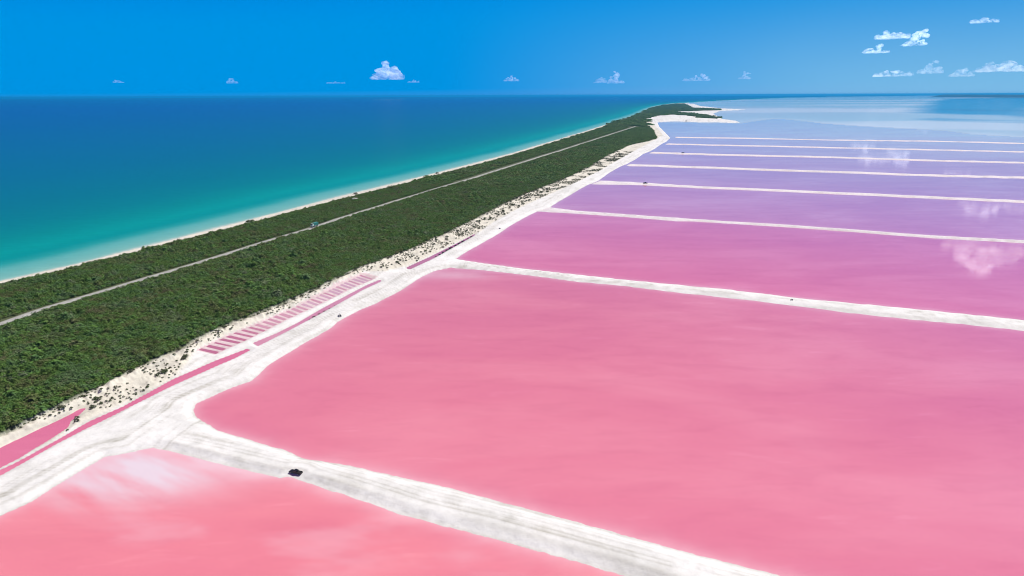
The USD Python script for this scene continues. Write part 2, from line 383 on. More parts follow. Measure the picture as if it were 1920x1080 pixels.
ORD = ["nearest, broadest dike with greyer near edge", "second dike from the front", "third dike from the front", "fourth dike from the front", "fifth dike from the front", "sixth dike from the front", "seventh dike from the front, a thin pale line", "farthest dike, a thin pale line before the blue lagoon"]
terrain("causeway", piece == 0, "wide white salt causeway running from bottom left to the horizon", "causeway")
terrain("thicket_ground", piece == 1, "dark soil under the green coastal thicket", "ground")
terrain("sandy_verge", piece == 2, "strip of cream sand with dark specks between thicket and white causeway", "sand")
terrain("beach", piece == 3, "narrow pale beach between turquoise sea and thicket", "beach")
terrain("pan_banks", piece == 4, "pale pink salt banks between the little striped pans", "salt bank", pink_salt)
for k in range(8):
    terrain("dike", piece == 10 + k, "white salt dike across the pink ponds: " + ORD[k], "dike", salt_mat if k < 2 else lilac_salt)

# ------------------------------------------------------------------ waters
def pond_mat(name, base, shallow=(0.80, 0.50, 0.56), rough=0.06, seed=0.0, pale=0.25, ior=1.33, east=1.16, wind=0.14):
    dark = tuple(c * k for c, k in zip(base, (0.95, 0.88, 0.945)))
    lite = tuple(min(0.95, c * k) for c, k in zip(base, (1.06, 1.20, 1.12)))
    n = {
        "a": ("attribute", {"attribute": "zone"}), "s": ("separate_color", {"color_type": "rgb"}), "g": ("geometry", {}),
        "mp": ("mapping", dict(mapping_type="point", location=(seed, seed * 0.7, 0.0), rotation=(0, 0, 0.35), scale=(0.0065, 0.013, 0.01))),
        "n1": ("noise_texture", dict(scale=1.0, detail=5.0, roughness=0.55, distortion=0.6)),
        "mq": ("mapping", dict(mapping_type="point", rotation=(0, 0, 0.2), scale=(0.03, 0.09, 0.03))),
        "n2": ("noise_texture", dict(scale=1.0, detail=5.0, roughness=0.6, distortion=0.4)),
        "r1": ("rgb_ramp", {"ramp": [(0.36, dark), (0.5, base), (0.64, lite)]}), "rg": ("map_range", dict(from_min=0.35, from_max=0.65, to_min=0.02, to_max=wind, clamp=True)),
        "r2": ("rgb_ramp", {"ramp": [(0.34, (0.93, 0.88, 0.92)), (0.5, (1, 1, 1)), (0.62, (1.0, 1.0, 1.0)), (0.7, (1.05, 1.16, 1.12))]}),
        "m": ("mix_color", dict(blend_type="multiply", fac=0.6, use_clamp=False)),
        "px": ("separate_xyz", {}), "pr": ("map_range", dict(range_type="smoothstep", from_min=-60.0, from_max=520.0, to_min=0.0, to_max=1.0, clamp=True)),
        "me": ("mix_color", dict(blend_type="multiply", b=(0.93, 0.98, east))),
        "m2": ("mix_color", dict(blend_type="mix", b=shallow)),
        "m3": ("mix_color", dict(blend_type="mix", b=(0.72, 0.66, 0.72))),
        "nb": ("noise_texture", dict(scale=0.8, detail=3.0)),
        "bp": ("bump", dict(strength=0.012, distance=0.05)),
        "p": ("principled_bsdf", dict(roughness=rough, ior=ior, specular_ior_level=0.5)),
    }
    l = [("a.color", "s.color"), ("g.position", "mp.vector"), ("mp.vector", "n1.vector"), ("g.position", "mq.vector"), ("mq.vector", "n2.vector"), ("n1.fac", "r1.fac"), ("n2.fac", "r2.fac"),
         ("r1.color", "m.a"), ("r2.color", "m.b"), ("g.position", "px.vector"), ("px.x", "pr.value"), ("pr.result", "me.fac"), ("m.result", "me.a"), ("me.result", "m2.a"), ("s.r", "m2.fac"), ("m2.result", "m3.a"), ("s.g", "m3.fac"), ("m3.result", "p.base_color"), ("g.position", "nb.vector"), ("nb.fac", "bp.height"), ("bp.normal", "p.normal"), ("n2.fac", "rg.value"), ("rg.result", "p.roughness")]
    return usdkit.material(stage, LOOK + name, n, l, surface="p.BSDF")


# the water is laid on every second line of the same survey
ri, ai = np.arange(0, NR, 2), np.arange(0, NA, 2)
WI = (ri[:, None] * NA + ai[None]).ravel()
wr, wa = len(ri), len(ai)
q = np.arange((wr - 1) * (wa - 1))
i, j = q // (wa - 1), q % (wa - 1)
WF = np.stack([i * wa + j, i * wa + j + 1, (i + 1) * wa + j + 1, (i + 1) * wa + j], 1)[:, ::-1]
WP = P2[WI]
wd = d[WI]
WC = WP[WF].mean(1)

# ponds are parted by the middle lines of the dikes
mids = []
for u, l in zip(dike_up, dike_lo):
    a, b = LineString(u), LineString(l)
    s = np.linspace(0, 1, 40)
    mids.append(np.array([(np.array(a.interpolate(x, True).coords[0]) + np.array(b.interpolate(x, True).coords[0])) / 2 for x in s]))
left_of = lambda m: np.vstack([m[0] + (m[0] - m[-1]) / np.linalg.norm(m[0] - m[-1]) * 60, m])
right_ext = lambda m: np.vstack([m, m[-1] + (m[-1] - m[-2]) / np.linalg.norm(m[-1] - m[-2]) * 20000])
lines = [right_ext(left_of(m)) for m in mids]
# lagoon line beyond the last pond
lag = pts((1225, 229), (1300, 229.5), (1372, 231), (1440, 222), (1490, 224), (1560, 231.5), (1640, 237), (1740, 242), (1800, 246), (1850, 252), (1920, 256))
lag = right_ext(lag)
near = np.array([[-2500, -400], [2500, -400.0]])
rows = [near, *lines, lag]
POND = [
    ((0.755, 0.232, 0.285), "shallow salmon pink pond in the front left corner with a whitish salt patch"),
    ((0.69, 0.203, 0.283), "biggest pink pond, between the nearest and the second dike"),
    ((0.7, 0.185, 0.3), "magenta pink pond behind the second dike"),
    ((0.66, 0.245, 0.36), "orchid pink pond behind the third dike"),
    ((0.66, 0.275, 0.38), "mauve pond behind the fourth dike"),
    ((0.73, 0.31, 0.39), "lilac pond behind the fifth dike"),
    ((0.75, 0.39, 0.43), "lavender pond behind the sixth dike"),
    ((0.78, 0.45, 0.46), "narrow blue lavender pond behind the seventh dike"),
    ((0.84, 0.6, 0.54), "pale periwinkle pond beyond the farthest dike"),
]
row_of = sum((WC[:, 1] > np.interp(WC[:, 0], ln[:, 0], ln[:, 1])).astype(int) for ln in rows[1:])
row_of[WC[:, 0] < rows[1][0, 0] - 300] = 0
at_sea = shapely.contains_xy(Polygon(np.vstack([SHORE, [[60000, 64000], [-90000, 64000], [-90000, -3000], [SHORE[0][0], -3000]]])).buffer(0), WC[:, 0], WC[:, 1])
pond_lw = shapely.contains_xy(land_west, WC[:, 0], WC[:, 1]) & (d_re[WI][WF].min(1) > 16)
patch = at(255, 888)
near_corner = at(330, 862)
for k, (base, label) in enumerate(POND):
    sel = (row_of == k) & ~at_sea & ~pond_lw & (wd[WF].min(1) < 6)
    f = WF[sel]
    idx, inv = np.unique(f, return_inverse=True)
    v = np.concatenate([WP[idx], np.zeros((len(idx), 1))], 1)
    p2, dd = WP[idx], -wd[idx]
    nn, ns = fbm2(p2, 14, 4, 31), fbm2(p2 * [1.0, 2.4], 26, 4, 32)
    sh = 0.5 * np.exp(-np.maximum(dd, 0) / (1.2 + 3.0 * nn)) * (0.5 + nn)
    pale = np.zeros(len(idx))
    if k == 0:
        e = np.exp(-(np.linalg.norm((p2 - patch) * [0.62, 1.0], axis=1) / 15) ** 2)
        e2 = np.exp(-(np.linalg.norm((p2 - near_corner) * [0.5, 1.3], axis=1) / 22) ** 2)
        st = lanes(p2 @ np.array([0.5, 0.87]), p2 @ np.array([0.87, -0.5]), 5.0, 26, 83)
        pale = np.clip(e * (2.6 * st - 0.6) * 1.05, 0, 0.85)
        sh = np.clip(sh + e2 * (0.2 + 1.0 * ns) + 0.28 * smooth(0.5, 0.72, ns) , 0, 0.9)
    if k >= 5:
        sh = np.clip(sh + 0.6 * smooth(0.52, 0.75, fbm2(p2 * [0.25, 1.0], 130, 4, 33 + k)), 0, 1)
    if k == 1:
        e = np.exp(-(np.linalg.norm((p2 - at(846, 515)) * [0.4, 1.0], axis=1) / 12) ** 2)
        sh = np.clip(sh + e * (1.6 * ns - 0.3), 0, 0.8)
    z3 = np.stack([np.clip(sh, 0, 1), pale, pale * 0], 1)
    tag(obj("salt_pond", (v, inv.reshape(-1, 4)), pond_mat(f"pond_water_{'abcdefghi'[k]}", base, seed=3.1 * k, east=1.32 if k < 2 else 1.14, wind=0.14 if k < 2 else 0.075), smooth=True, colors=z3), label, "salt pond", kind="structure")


def flat(poly, zz=0.0):
    m = trimesh.creation.extrude_polygon(poly, 1.0, engine="earcut")
    f = m.faces[(m.vertices[m.faces][:, :, 2] > 0.99).all(1)]
    v = m.vertices.copy()
    v[:, 2] = zz
    return v, f


brine = pond_mat("brine_water", (0.66, 0.18, 0.29), seed=17.0)
brine_dark = pond_mat("pan_water", (0.50, 0.17, 0.25), seed=11.0)
tag(obj("channel", flat(channel_a.buffer(1.2)), brine), "long thin pink channel along the near left edge of the white causeway", "channel", kind="structure")
tag(obj("channel", flat(channel_b.buffer(0.6)), pond_mat("weak_brine", (0.62, 0.27, 0.36), seed=19.0)), "short pink channel between the little pans and the causeway", "channel", kind="structure")
tag(obj("channel", flat(channel_c.buffer(0.9)), brine_dark), "hair-thin dark channel along the causeway beyond the little pans", "channel", kind="structure")
tag(obj("side_pond", flat(side_pond.buffer(1.2)), brine), "pointed pink pond at the left edge between sandy verge and channel", "pond", kind="structure")
pan_set = UsdGeom.Xform.Define(stage, "/World/salt_pans")
tag(pan_set, "row of small striped pink salt pans beside the causeway", "salt pans", kind="structure")
pan_mats = [brine_dark, pond_mat("pan_water_mid", (0.60, 0.28, 0.35), seed=12.0), pond_mat("pan_water_pale", (0.66, 0.42, 0.47), seed=13.0)]
for q_, p in enumerate(pans):
    obj("pan", flat(p.buffer(0.3)), pan_mats[0 if q_ < 8 else 1 if q_ < 16 or q_ % 3 == 0 else 2], "/World/salt_pans")

# the sea: a fan that follows the shore, then a sheet to the horizon
def sea_mat(name, ramp, rough=0.34):
    n = {
        "a": ("attribute", {"attribute": "zone"}), "s": ("separate_color", {"color_type": "rgb"}), "g": ("geometry", {}),
        "mp": ("mapping", dict(mapping_type="point", rotation=(0, 0, 0.5), scale=(0.0012, 0.006, 0.01))),
        "n1": ("noise_texture", dict(scale=1.0, detail=5.0, roughness=0.6)),
        "ad": ("math", dict(math_type="multiply_add", value2=0.03, value3=-0.015)), "ad2": ("math", dict(math_type="add", use_clamp=True)),
        "r": ("rgb_ramp", {"ramp": ramp}),
        "mw": ("mapping", dict(mapping_type="point", rotation=(0, 0, 0.9), scale=(0.05, 0.14, 0.1))),
        "nb": ("noise_texture", dict(scale=1.0, detail=5.0, roughness=0.6)),
        "rb": ("rgb_ramp", {"ramp": [(0.3, (0.90, 0.92, 0.93)), (0.7, (1, 1, 1))]}), "mm": ("mix_color", dict(blend_type="multiply", fac=1.0)),
        "bp": ("bump", dict(strength=0.35, distance=0.7)),
        "p": ("principled_bsdf", dict(roughness=rough, ior=1.33, specular_ior_level=0.25)),
    }
    l = [("a.color", "s.color"), ("g.position", "mp.vector"), ("mp.vector", "n1.vector"), ("n1.fac", "ad.value1"), ("ad.value", "ad2.value1"), ("s.r", "ad2.value2"), ("ad2.value", "r.fac"),
         ("g.position", "mw.vector"), ("mw.vector", "nb.vector"), ("nb.fac", "rb.fac"), ("r.color", "mm.a"), ("rb.color", "mm.b"), ("mm.result", "p.base_color"), ("nb.fac", "bp.height"), ("bp.normal", "p.normal")]
    return usdkit.material(stage, LOOK + name, n, l, surface="p.BSDF")


# depth runs with the root of the distance from the shore
SEA_RAMP = [(0.0, (0.55, 0.60, 0.52)), (0.030, (0.22, 0.48, 0.40)), (0.080, (0.11, 0.41, 0.36)), (0.097, (0.02, 0.315, 0.275)), (0.112, (0.0, 0.27, 0.24)), (0.132, (0.0, 0.295, 0.25)), (0.165, (0.0, 0.235, 0.21)), (0.20, (0.0, 0.19, 0.20)), (0.25, (0.0, 0.160, 0.20)), (0.34, (0.0, 0.136, 0.222)), (0.47, (0.0, 0.120, 0.25)), (0.68, (0.0, 0.100, 0.275)), (1.0, (0.0, 0.086, 0.30))]
sea_y = np.concatenate([np.arange(1100, 560, -20), np.arange(560, 240, -2.5), np.arange(240, 184, -1.0)])
td = np.tan(np.arctan((sea_y - 540) / FOCAL) + PITCH)
HORIZON = 62000.0
sr = np.concatenate([CAM_H / td, [25000, 35000, 47000, HORIZON]])
sr = np.sort(sr[sr <= HORIZON])
sa = np.radians(np.concatenate([np.arange(-100, -45, 1.5), np.arange(-45, 40, 0.2), np.arange(40, 100.1, 1.5)]))
SR, SA = np.meshgrid(sr, sa, indexing="ij")
SP = np.stack([(SR * np.sin(SA)).ravel(), (SR * np.cos(SA)).ravel()], 1)
beyond = Polygon(np.vstack([SHORE, extend(pts((1480, 183.2), (1560, 181.6)))[1:], [[60000, 64000], [-90000, 64000], [-90000, -3000], [SHORE[0][0], -3000]]])).buffer(0)
s_d = np.where(shapely.contains_xy(beyond, SP[:, 0], SP[:, 1]), 1, -1) * dist_to(LineString(np.vstack([SHORE, pts((1560, 181.6), (1700, 179.5))])), SP)
q = np.arange((len(sr) - 1) * (len(sa) - 1))
i, j = q // (len(sa) - 1), q % (len(sa) - 1)
SF = np.stack([i * len(sa) + j, i * len(sa) + j + 1, (i + 1) * len(sa) + j + 1, (i + 1) * len(sa) + j], 1)[:, ::-1]
SF = SF[s_d[SF].max(1) > -4]
idx, inv = np.unique(SF, return_inverse=True)
depth = np.clip(np.sqrt(np.clip(s_d[idx] + (fbm2(SP[idx], 90, 3, 41) - 0.5) * 9, 0, None) / 5000.0), 0, 1)
tag(obj("sea", (np.concatenate([SP[idx], np.full((len(idx), 1), -0.02)], 1), inv.reshape(-1, 4)), sea_mat("sea_water", SEA_RAMP), smooth=True, colors=np.stack([depth, depth, depth], 1)), "sea, turquoise by the shore and deep blue towards the horizon", "sea", kind="structure")

# the shallow lagoon beyond the ponds, with sand flats and a deeper blue arm
lagoon_poly = Polygon(np.vstack([lag[:-1], [[45000, 14000], [56000, 45000]], pts((1700, 179.5), (1560, 181.6), (1480, 183.2), (1400, 186.5), (1330, 190), (1284, 196), (1225, 222))])).buffer(0)
ly = np.concatenate([np.arange(300, 200, -1.2), np.arange(200, 180.5, -0.6)])
td = np.tan(np.arctan((ly - 540) / FOCAL) + PITCH)
lr = np.sort(np.concatenate([(CAM_H / td)[td > 120 / 60000], [36000, 45000, 55000]]))
la = np.radians(np.concatenate([np.arange(4, 45, 0.12), np.arange(45, 75, 1.0)]))
LR, LA = np.meshgrid(lr, la, indexing="ij")
LP = np.stack([(LR * np.sin(LA)).ravel(), (LR * np.cos(LA)).ravel()], 1)
q = np.arange((len(lr) - 1) * (len(la) - 1))
i, j = q // (len(la) - 1), q % (len(la) - 1)
LF = np.stack([i * len(la) + j, i * len(la) + j + 1, (i + 1) * len(la) + j + 1, (i + 1) * len(la) + j], 1)[:, ::-1]
LF = LF[shapely.contains_xy(lagoon_poly.buffer(40), LP[LF].mean(1)[:, 0], LP[LF].mean(1)[:, 1])]
idx, inv = np.unique(LF, return_inverse=True)
lp = LP[idx]
arm = Polygon(pts((1700, 206), (1722, 200), (1742, 190), (1770, 185), (1960, 182.5), (1960, 222), (1860, 216), (1790, 215), (1720, 212.5), (1695, 210)))
arm2 = Polygon(pts((1712, 223), (1760, 221), (1830, 224), (1960, 227), (1960, 233), (1850, 230), (1760, 228)))
d_arm = np.where(shapely.contains_xy(arm, lp[:, 0], lp[:, 1]), 1, -1) * dist_to(arm, lp)
d_arm2 = np.where(shapely.contains_xy(arm2, lp[:, 0], lp[:, 1]), 1, -1) * dist_to(arm2, lp)
d_lag = -dist_to(LineString(lag), lp)
n1 = fbm2(lp * [0.35, 1.0], 700, 4, 51)
deep = np.clip(smooth(-150, 250, d_arm) + 0.5 * smooth(-60, 60, d_arm2), 0, 1)
shoal = np.clip(smooth(0.50, 0.68, n1) * 0.85 + 0.8 * np.exp(-((d_arm + 60) / 110) ** 2) * smooth(0.4, 0.6, n1) + 0.45 * np.exp(d_lag / 60), 0, 1) * (1 - deep)
green = smooth(4200, 9000, np.linalg.norm(lp, axis=1)) + 0.7 * smooth(-2600, 0, lp[:, 0] * 0 + d_arm2)
zl = np.stack([np.clip(deep, 0, 1), np.clip(shoal, 0, 1), np.clip(green, 0, 1)], 1)
n = {"a": ("attribute", {"attribute": "zone"}), "s": ("separate_color", {"color_type": "rgb"}),
     "m0": ("mix_color", dict(blend_type="mix", a=(0.66, 0.58, 0.57), b=(0.38, 0.54, 0.54))),
     "m1": ("mix_color", dict(blend_type="mix", b=(0.0, 0.20, 0.34))), "m2": ("mix_color", dict(blend_type="mix", b=(0.78, 0.76, 0.72))),
     "p": ("principled_bsdf", dict(roughness=0.16, ior=1.33, specular_ior_level=0.4))}
lag_mat = usdkit.material(stage, LOOK + "lagoon_water", n, [("a.color", "s.color"), ("s.b", "m0.fac"), ("m0.result", "m1.a"), ("s.r", "m1.fac"), ("m1.result", "m2.a"), ("s.g", "m2.fac"), ("m2.result", "p.base_color")], surface="p.BSDF")
tag(obj("lagoon", (np.concatenate([lp, np.full((len(idx), 1), 0.02)], 1), inv.reshape(-1, 4)), lag_mat, smooth=True, colors=zl), "pale shallow blue lagoon with sand flats on the right below the horizon", "lagoon", kind="structure")

# low wooded coast on the horizon at the right
c0, c1 = at(1738, 182.3), at(2300, 185.0)
k = 160
s = np.linspace(0, 1, k)
base = c0 + (c1 - c0) * s[:, None]
out = base / np.linalg.norm(base, axis=1, keepdims=True)
hh = (48 + 75 * fbm2(base, 2600, 4, 61)) * smooth(0, 0.10, s) * 1.0
v, f = [], []
for r_, off in enumerate((0, 350, 1500, 3200)):
    hz = (0.0, 0.55, 1.0, 0.0)[r_] * hh - (2 if r_ in (0, 3) else 0)
    v.append(np.concatenate([base + out * off, hz[:, None]], 1))
v = np.vstack(v)
for r_ in range(3):
    a = r_ * k + np.arange(k - 1)
    f.append(np.stack([a, a + 1, a + k + 1, a + k], 1)[:, ::-1])
coast_mat = plain("coast_trees", (0.01, 0.035, 0.04), 0.9, noise=0.4, scale=0.01)
tag(obj("far_coast", (v, np.vstack(f)), coast_mat, smooth=True), "low dark blue coast on the horizon at the right", "coast", kind="structure")

# ------------------------------------------------------------------ the road through the thicket
w = 2.7
ls = np.linspace(0, road_line.length, 700)
c = np.array([road_line.interpolate(x).coords[0] for x in ls])
t_ = np.gradient(c, axis=0)
t_ /= np.linalg.norm(t_, axis=1, keepdims=True)
nrm = np.stack([t_[:, 1], -t_[:, 0]], 1)
c = c + nrm * ((fbm2(c, 200, 2, 71) - 0.5) * 1.0)[:, None]
hgt = 0.9 + 1.2 * fbm2(c, 60, 4, 11) + 0.35
prof = [(-w - 1.2, -1.2), (-w, 0), (0, 0.08), (w, 0), (w + 1.2, -1.2)]
v = np.vstack([np.concatenate([c + nrm * o, (hgt + dz)[:, None]], 1) for o, dz in prof])
a = np.arange(len(ls) - 1)
f = np.vstack([np.stack([a + q * len(ls), a + (q + 1) * len(ls), a + (q + 1) * len(ls) + 1, a + q * len(ls) + 1], 1)[:, ::-1] for q in range(4)])
tag(obj("coast_road", (v, f), plain("asphalt", (0.36, 0.36, 0.33), 0.9, noise=0.22, scale=0.25), smooth=True), "narrow pale grey road running straight through the green thicket", "road", kind="structure")

# ------------------------------------------------------------------ vegetation
def leafy(path, mesh, mat, g=np.random.default_rng(77)):
    """A mesh of leaves, four corners each, with a random tone per leaf; a crown (a run of leaves) also shares some of it."""
    m = usdkit.mesh(stage, path, mesh, mat)
    k = len(mesh[0]) // 4
    run = max(1, min(k, 46))
    t = np.clip(0.55 * g.random(k) + 0.45 * np.repeat(g.random(k // run + 1), run)[:k], 0, 1)
    c = np.repeat(t, 4)[:, None] * np.ones(3)
    UsdGeom.PrimvarsAPI(m).CreatePrimvar("zone", Sdf.ValueTypeNames.Color3fArray, "vertex").Set(Vt.Vec3fArray.FromNumpy(c.astype(np.float32)))
    return m


def leaf_mat(name, tones, trans):
    """Leaves whose hue drifts from place to place between the tones and whose brightness differs from spray to spray."""
    n = {"g": ("geometry", {}), "at": ("attribute", {"attribute": "zone"}), "as": ("separate_color", {"color_type": "rgb"}), "n": ("noise_texture", dict(scale=0.085, detail=3.0, roughness=0.6)), "o": ("object_info", {}),
         "ad": ("math", dict(math_type="multiply_add", value2=0.3, value3=-0.15)), "a1": ("math", dict(math_type="add", use_clamp=True)),
         "r": ("rgb_ramp", {"ramp": list(zip((0.28, 0.40, 0.50, 0.60, 0.74), tones))}),
         "v": ("rgb_ramp", {"ramp": [(0.0, (0.42,) * 3), (0.35, (0.75,) * 3), (0.8, (1.1,) * 3), (1.0, (1.6,) * 3)]}), "mu": ("mix_color", dict(blend_type="multiply", fac=1.0, use_clamp=False)),
         "d": ("principled_bsdf", dict(roughness=0.7, specular_ior_level=0.25)), "t": ("translucent_bsdf", {"color": trans}), "m": ("mix_closure", {"fac": 0.22})}
    l = [("g.position", "n.vector"), ("o.random", "ad.value1"), ("n.fac", "a1.value1"), ("ad.value", "a1.value2"), ("a1.value", "r.fac"), ("at.color", "as.color"), ("as.r", "v.fac"), ("r.color", "mu.a"), ("v.color", "mu.b"), ("mu.result", "d.base_color"), ("d.BSDF", "m.closure1"), ("t.BSDF", "m.closure2")]
    return usdkit.material(stage, LOOK + name, n, l, surface="m.closure")


leaf_a = leaf_mat("thicket_leaves", [(0.155, 0.175, 0.06), (0.125, 0.215, 0.042), (0.135, 0.265, 0.045), (0.11, 0.23, 0.06), (0.155, 0.245, 0.095)], (0.14, 0.22, 0.05))
leaf_b = leaf_mat("dry_leaves", [(0.19, 0.19, 0.085), (0.165, 0.21, 0.065), (0.14, 0.235, 0.055), (0.165, 0.24, 0.09), (0.20, 0.26, 0.13)], (0.16, 0.18, 0.06))
leaf_c = leaf_mat("verge_leaves", [(0.12, 0.105, 0.065), (0.09, 0.11, 0.05), (0.10, 0.13, 0.05), (0.10, 0.115, 0.065), (0.13, 0.125, 0.08)], (0.06, 0.09, 0.02))


def clumps(c, size, out, g):
    """Leaf clumps: two crossed bent leaves at each point c, facing mostly outwards."""
    k = len(c)
    nrm = out + g.normal(0, 0.32, (k, 3))
    nrm /= np.linalg.norm(nrm, axis=1, keepdims=True)
    a = np.cross(nrm, g.normal(0, 1, (k, 3)))
    a /= np.linalg.norm(a, axis=1, keepdims=True) + 1e-9
    b = np.cross(nrm, a)
    s = (size * (0.6 + 0.8 * g.random(k)))[:, None]
    p0, p1, p2, p3 = c - a * s, c + b * s * 0.6 + nrm * s * 0.25, c + a * s, c - b * s * 0.6 + nrm * s * 0.1
    v = np.stack([p0, p1, p2, p3], 1).reshape(-1, 3)
    i0 = np.arange(k) * 4
    return v, np.stack([i0, i0 + 1, i0 + 2, i0 + 3], 1)


def shrub(g, r=1.5, h=1.8, n_leaf=110, size=0.34):
    th = g.random(n_leaf) * 2 * np.pi
    ph = np.arccos(1 - g.random(n_leaf) * 1.05)
    lump = 1 + 0.28 * np.sin(3 * th + g.random() * 6) * np.sin(ph) + 0.22 * g.normal(0, 1, n_leaf) * 0.6
    o = np.stack([np.sin(ph) * np.cos(th), np.sin(ph) * np.sin(th), np.cos(ph)], 1)
    c = o * lump[:, None] * (0.72 + 0.28 * g.random(n_leaf))[:, None] * [r, r, h * 0.62] + [0, 0, h * 0.36]
    return clumps(c, np.full(n_leaf, size), o * 0.8 + [0, 0, 0.75], g)


def join(parts):
    v, f, n_ = [], [], 0
    for a, b in parts:
        v.append(a)
        f.append(b + n_)
        n_ += len(a)
    return np.vstack(v), np.vstack(f)


def patch_mesh(seed, R_, spacing, n_leaf, size, hs):
    """A piece of closed scrub: crowns of uneven height shoulder to shoulder."""
    g = np.random.default_rng(seed)
    out = []
    k = int(R_ / spacing) + 1
    for ix in range(-k, k + 1):
        for iy in range(-k, k + 1):
            x, y = (ix + g.random() - 0.5) * spacing, (iy + g.random() - 0.5) * spacing
            if math.hypot(x, y) > R_ or g.random() < 0.06:
                continue
            h = hs * (0.35 + 1.05 * g.random() ** 1.6)
            r = spacing * (0.5 + 0.42 * g.random())
            v, f = shrub(g, r, h, n_leaf, size * (0.8 + 0.4 * g.random()))
            out.append((v + [x, y, 0], f))
    return join(out)


proto_kind = []


def proto(mesh, mat):
    proto_kind.append((mesh, mat))
    return len(proto_kind) - 1


near_p = [proto(patch_mesh(100 + s_, 7.5, 2.1, 96, 0.40, 2.1), leaf_a if s_ < 6 else leaf_b) for s_ in range(8)]
mid_p = [proto(patch_mesh(200 + s_, 15.0, 3.6, 46, 0.9, 2.8), leaf_a if s_ < 5 else leaf_b) for s_ in range(6)]
far_p = [proto(patch_mesh(300 + s_, 48.0, 8.0, 22, 2.6, 4.0), leaf_a) for s_ in range(3)]
edge_p = [proto(shrub(np.random.default_rng(400 + s_), 1.3, 1.7, 90, 0.4), leaf_a if s_ < 5 else leaf_b) for s_ in range(7)]


def ground_z(p):
    return np.maximum(0.9 + 1.2 * fbm2(p, 60, 4, 11), 0.9) - 0.1


def scatter(region, step, r0_, r1_, g):
    x0, y0, x1, y1 = region.bounds
    x0, x1, y1 = max(x0, -r1_), min(x1, r1_), min(y1, r1_)
    y0 = max(y0, -60)
    gx, gy = np.meshgrid(np.arange(x0, x1, step), np.arange(y0, y1, step))
    p = np.stack([gx.ravel(), gy.ravel()], 1) + (g.random((gx.size, 2)) - 0.5) * step * 0.9
    r = np.linalg.norm(p, axis=1)
    p = p[(r >= r0_) & (r < r1_)]
    return p[shapely.contains_xy(region, p[:, 0], p[:, 1])]


g = np.random.default_rng(5)
place = []


def put(p, kinds, smin, smax):
    n_ = len(p)
    if n_:
        place.append((np.concatenate([p, ground_z(p)[:, None]], 1), g.choice(kinds, n_), smin + (smax - smin) * g.random(n_)))


clear = road_line.buffer(6.2)
def zone_of(margin, road_margin):
    return thicket.buffer(-margin).difference(road_line.buffer(road_margin))


z1 = zone_of(6.5, 13.0)
put(scatter(z1, 8.0, 0, 950, g), near_p, 0.85, 1.2)
tall = scatter(z1, 9.0, 0, 950, g)
put(tall[fbm2(tall, 45, 3, 92) > 0.5], edge_p, 1.5, 2.4)
e1 = thicket.buffer(-0.5).difference(thicket.buffer(-11)).union(road_line.buffer(18)).intersection(thicket.buffer(-0.5)).difference(clear)
put(scatter(e1, 1.75, 0, 950, g), edge_p, 0.6, 1.35)
z2 = zone_of(13, 31)
put(scatter(z2, 16.0, 950, 2600, g), mid_p, 0.9, 1.25)
e2 = thicket.buffer(-1).difference(thicket.buffer(-20)).union(road_line.buffer(34)).intersection(thicket.buffer(-1)).difference(road_line.buffer(10.5))
put(scatter(e2, 2.6, 950, 2600, g), edge_p, 1.0, 1.7)
z3 = thicket.buffer(-20).difference(road_line.buffer(80).intersection(shapely.box(-9999, 0, 9999, 3600)))
put(scatter(z3, 46.0, 2600, 12500, g), far_p, 0.9, 1.3)
e3 = thicket.buffer(-3).difference(thicket.buffer(-50)).union(road_line.buffer(90)).intersection(thicket.buffer(-3)).difference(road_line.buffer(24.0))
put(scatter(e3, 7.0, 2600, 9000, g), edge_p, 2.2, 3.6)
pos = np.vstack([a for a, _, _ in place])
kind = np.concatenate([b for _, b, _ in place])
scl = np.concatenate([c_ for _, _, c_ in place])
seaside = shapely.contains_xy(Polygon(np.vstack([BEACH_TOP[:15], ROAD_LINE[::-1]])).buffer(0), pos[:, 0], pos[:, 1])
for name, sel, label in (("coastal_scrub", seaside, "dense low green scrub between the beach and the narrow road"), ("inland_scrub", ~seaside, "dense low green scrub between the narrow road and the sandy verge")):
    pi = UsdGeom.PointInstancer.Define(stage, f"/World/{name}")
    kinds = np.unique(kind[sel])
    targets = []
    for q in kinds:
        targets.append(f"/World/{name}/shrub_kind_{q:03d}")
        leafy(targets[-1], *proto_kind[q])
    pi.CreatePrototypesRel().SetTargets(targets)
    pi.CreateProtoIndicesAttr(Vt.IntArray.FromNumpy(np.searchsorted(kinds, kind[sel]).astype(np.int32)))
    pi.CreatePositionsAttr(Vt.Vec3fArray.FromNumpy(pos[sel].astype(np.float32)))
    sc = scl[sel]
    pi.CreateScalesAttr(Vt.Vec3fArray.FromNumpy(np.stack([sc, sc, sc * (0.8 + 0.45 * g.random(len(sc)))], 1).astype(np.float32)))
    an = g.random(len(sc)) * np.pi
    pi.CreateOrientationsAttr(Vt.QuathArray([Gf.Quath(float(math.cos(x)), 0.0, 0.0, float(math.sin(x))) for x in an]))
    tag(pi, label, "scrub", kind="stuff")
print("scrub instances", len(pos))

# single bushes on the verge and by the beach
for s_ in range(5):
    cp = stage.CreateClassPrim(f"/World/Looks/bush_kind_{s_}")
    cx = UsdGeom.Xform.Define(stage, f"/World/Looks/bush_kind_{s_}")
    cx.GetPrim().SetSpecifier(Sdf.SpecifierClass)
    leafy(f"/World/Looks/bush_kind_{s_}/foliage", shrub(np.random.default_rng(500 + s_), 0.8, 1.0, 70, 0.26), leaf_c)


def land_z(p):
    """Height of the terrain at points, from the nearest survey points."""
    _, k_ = cKDTree(P2).query(p, 3)
    return z[k_].mean(1)


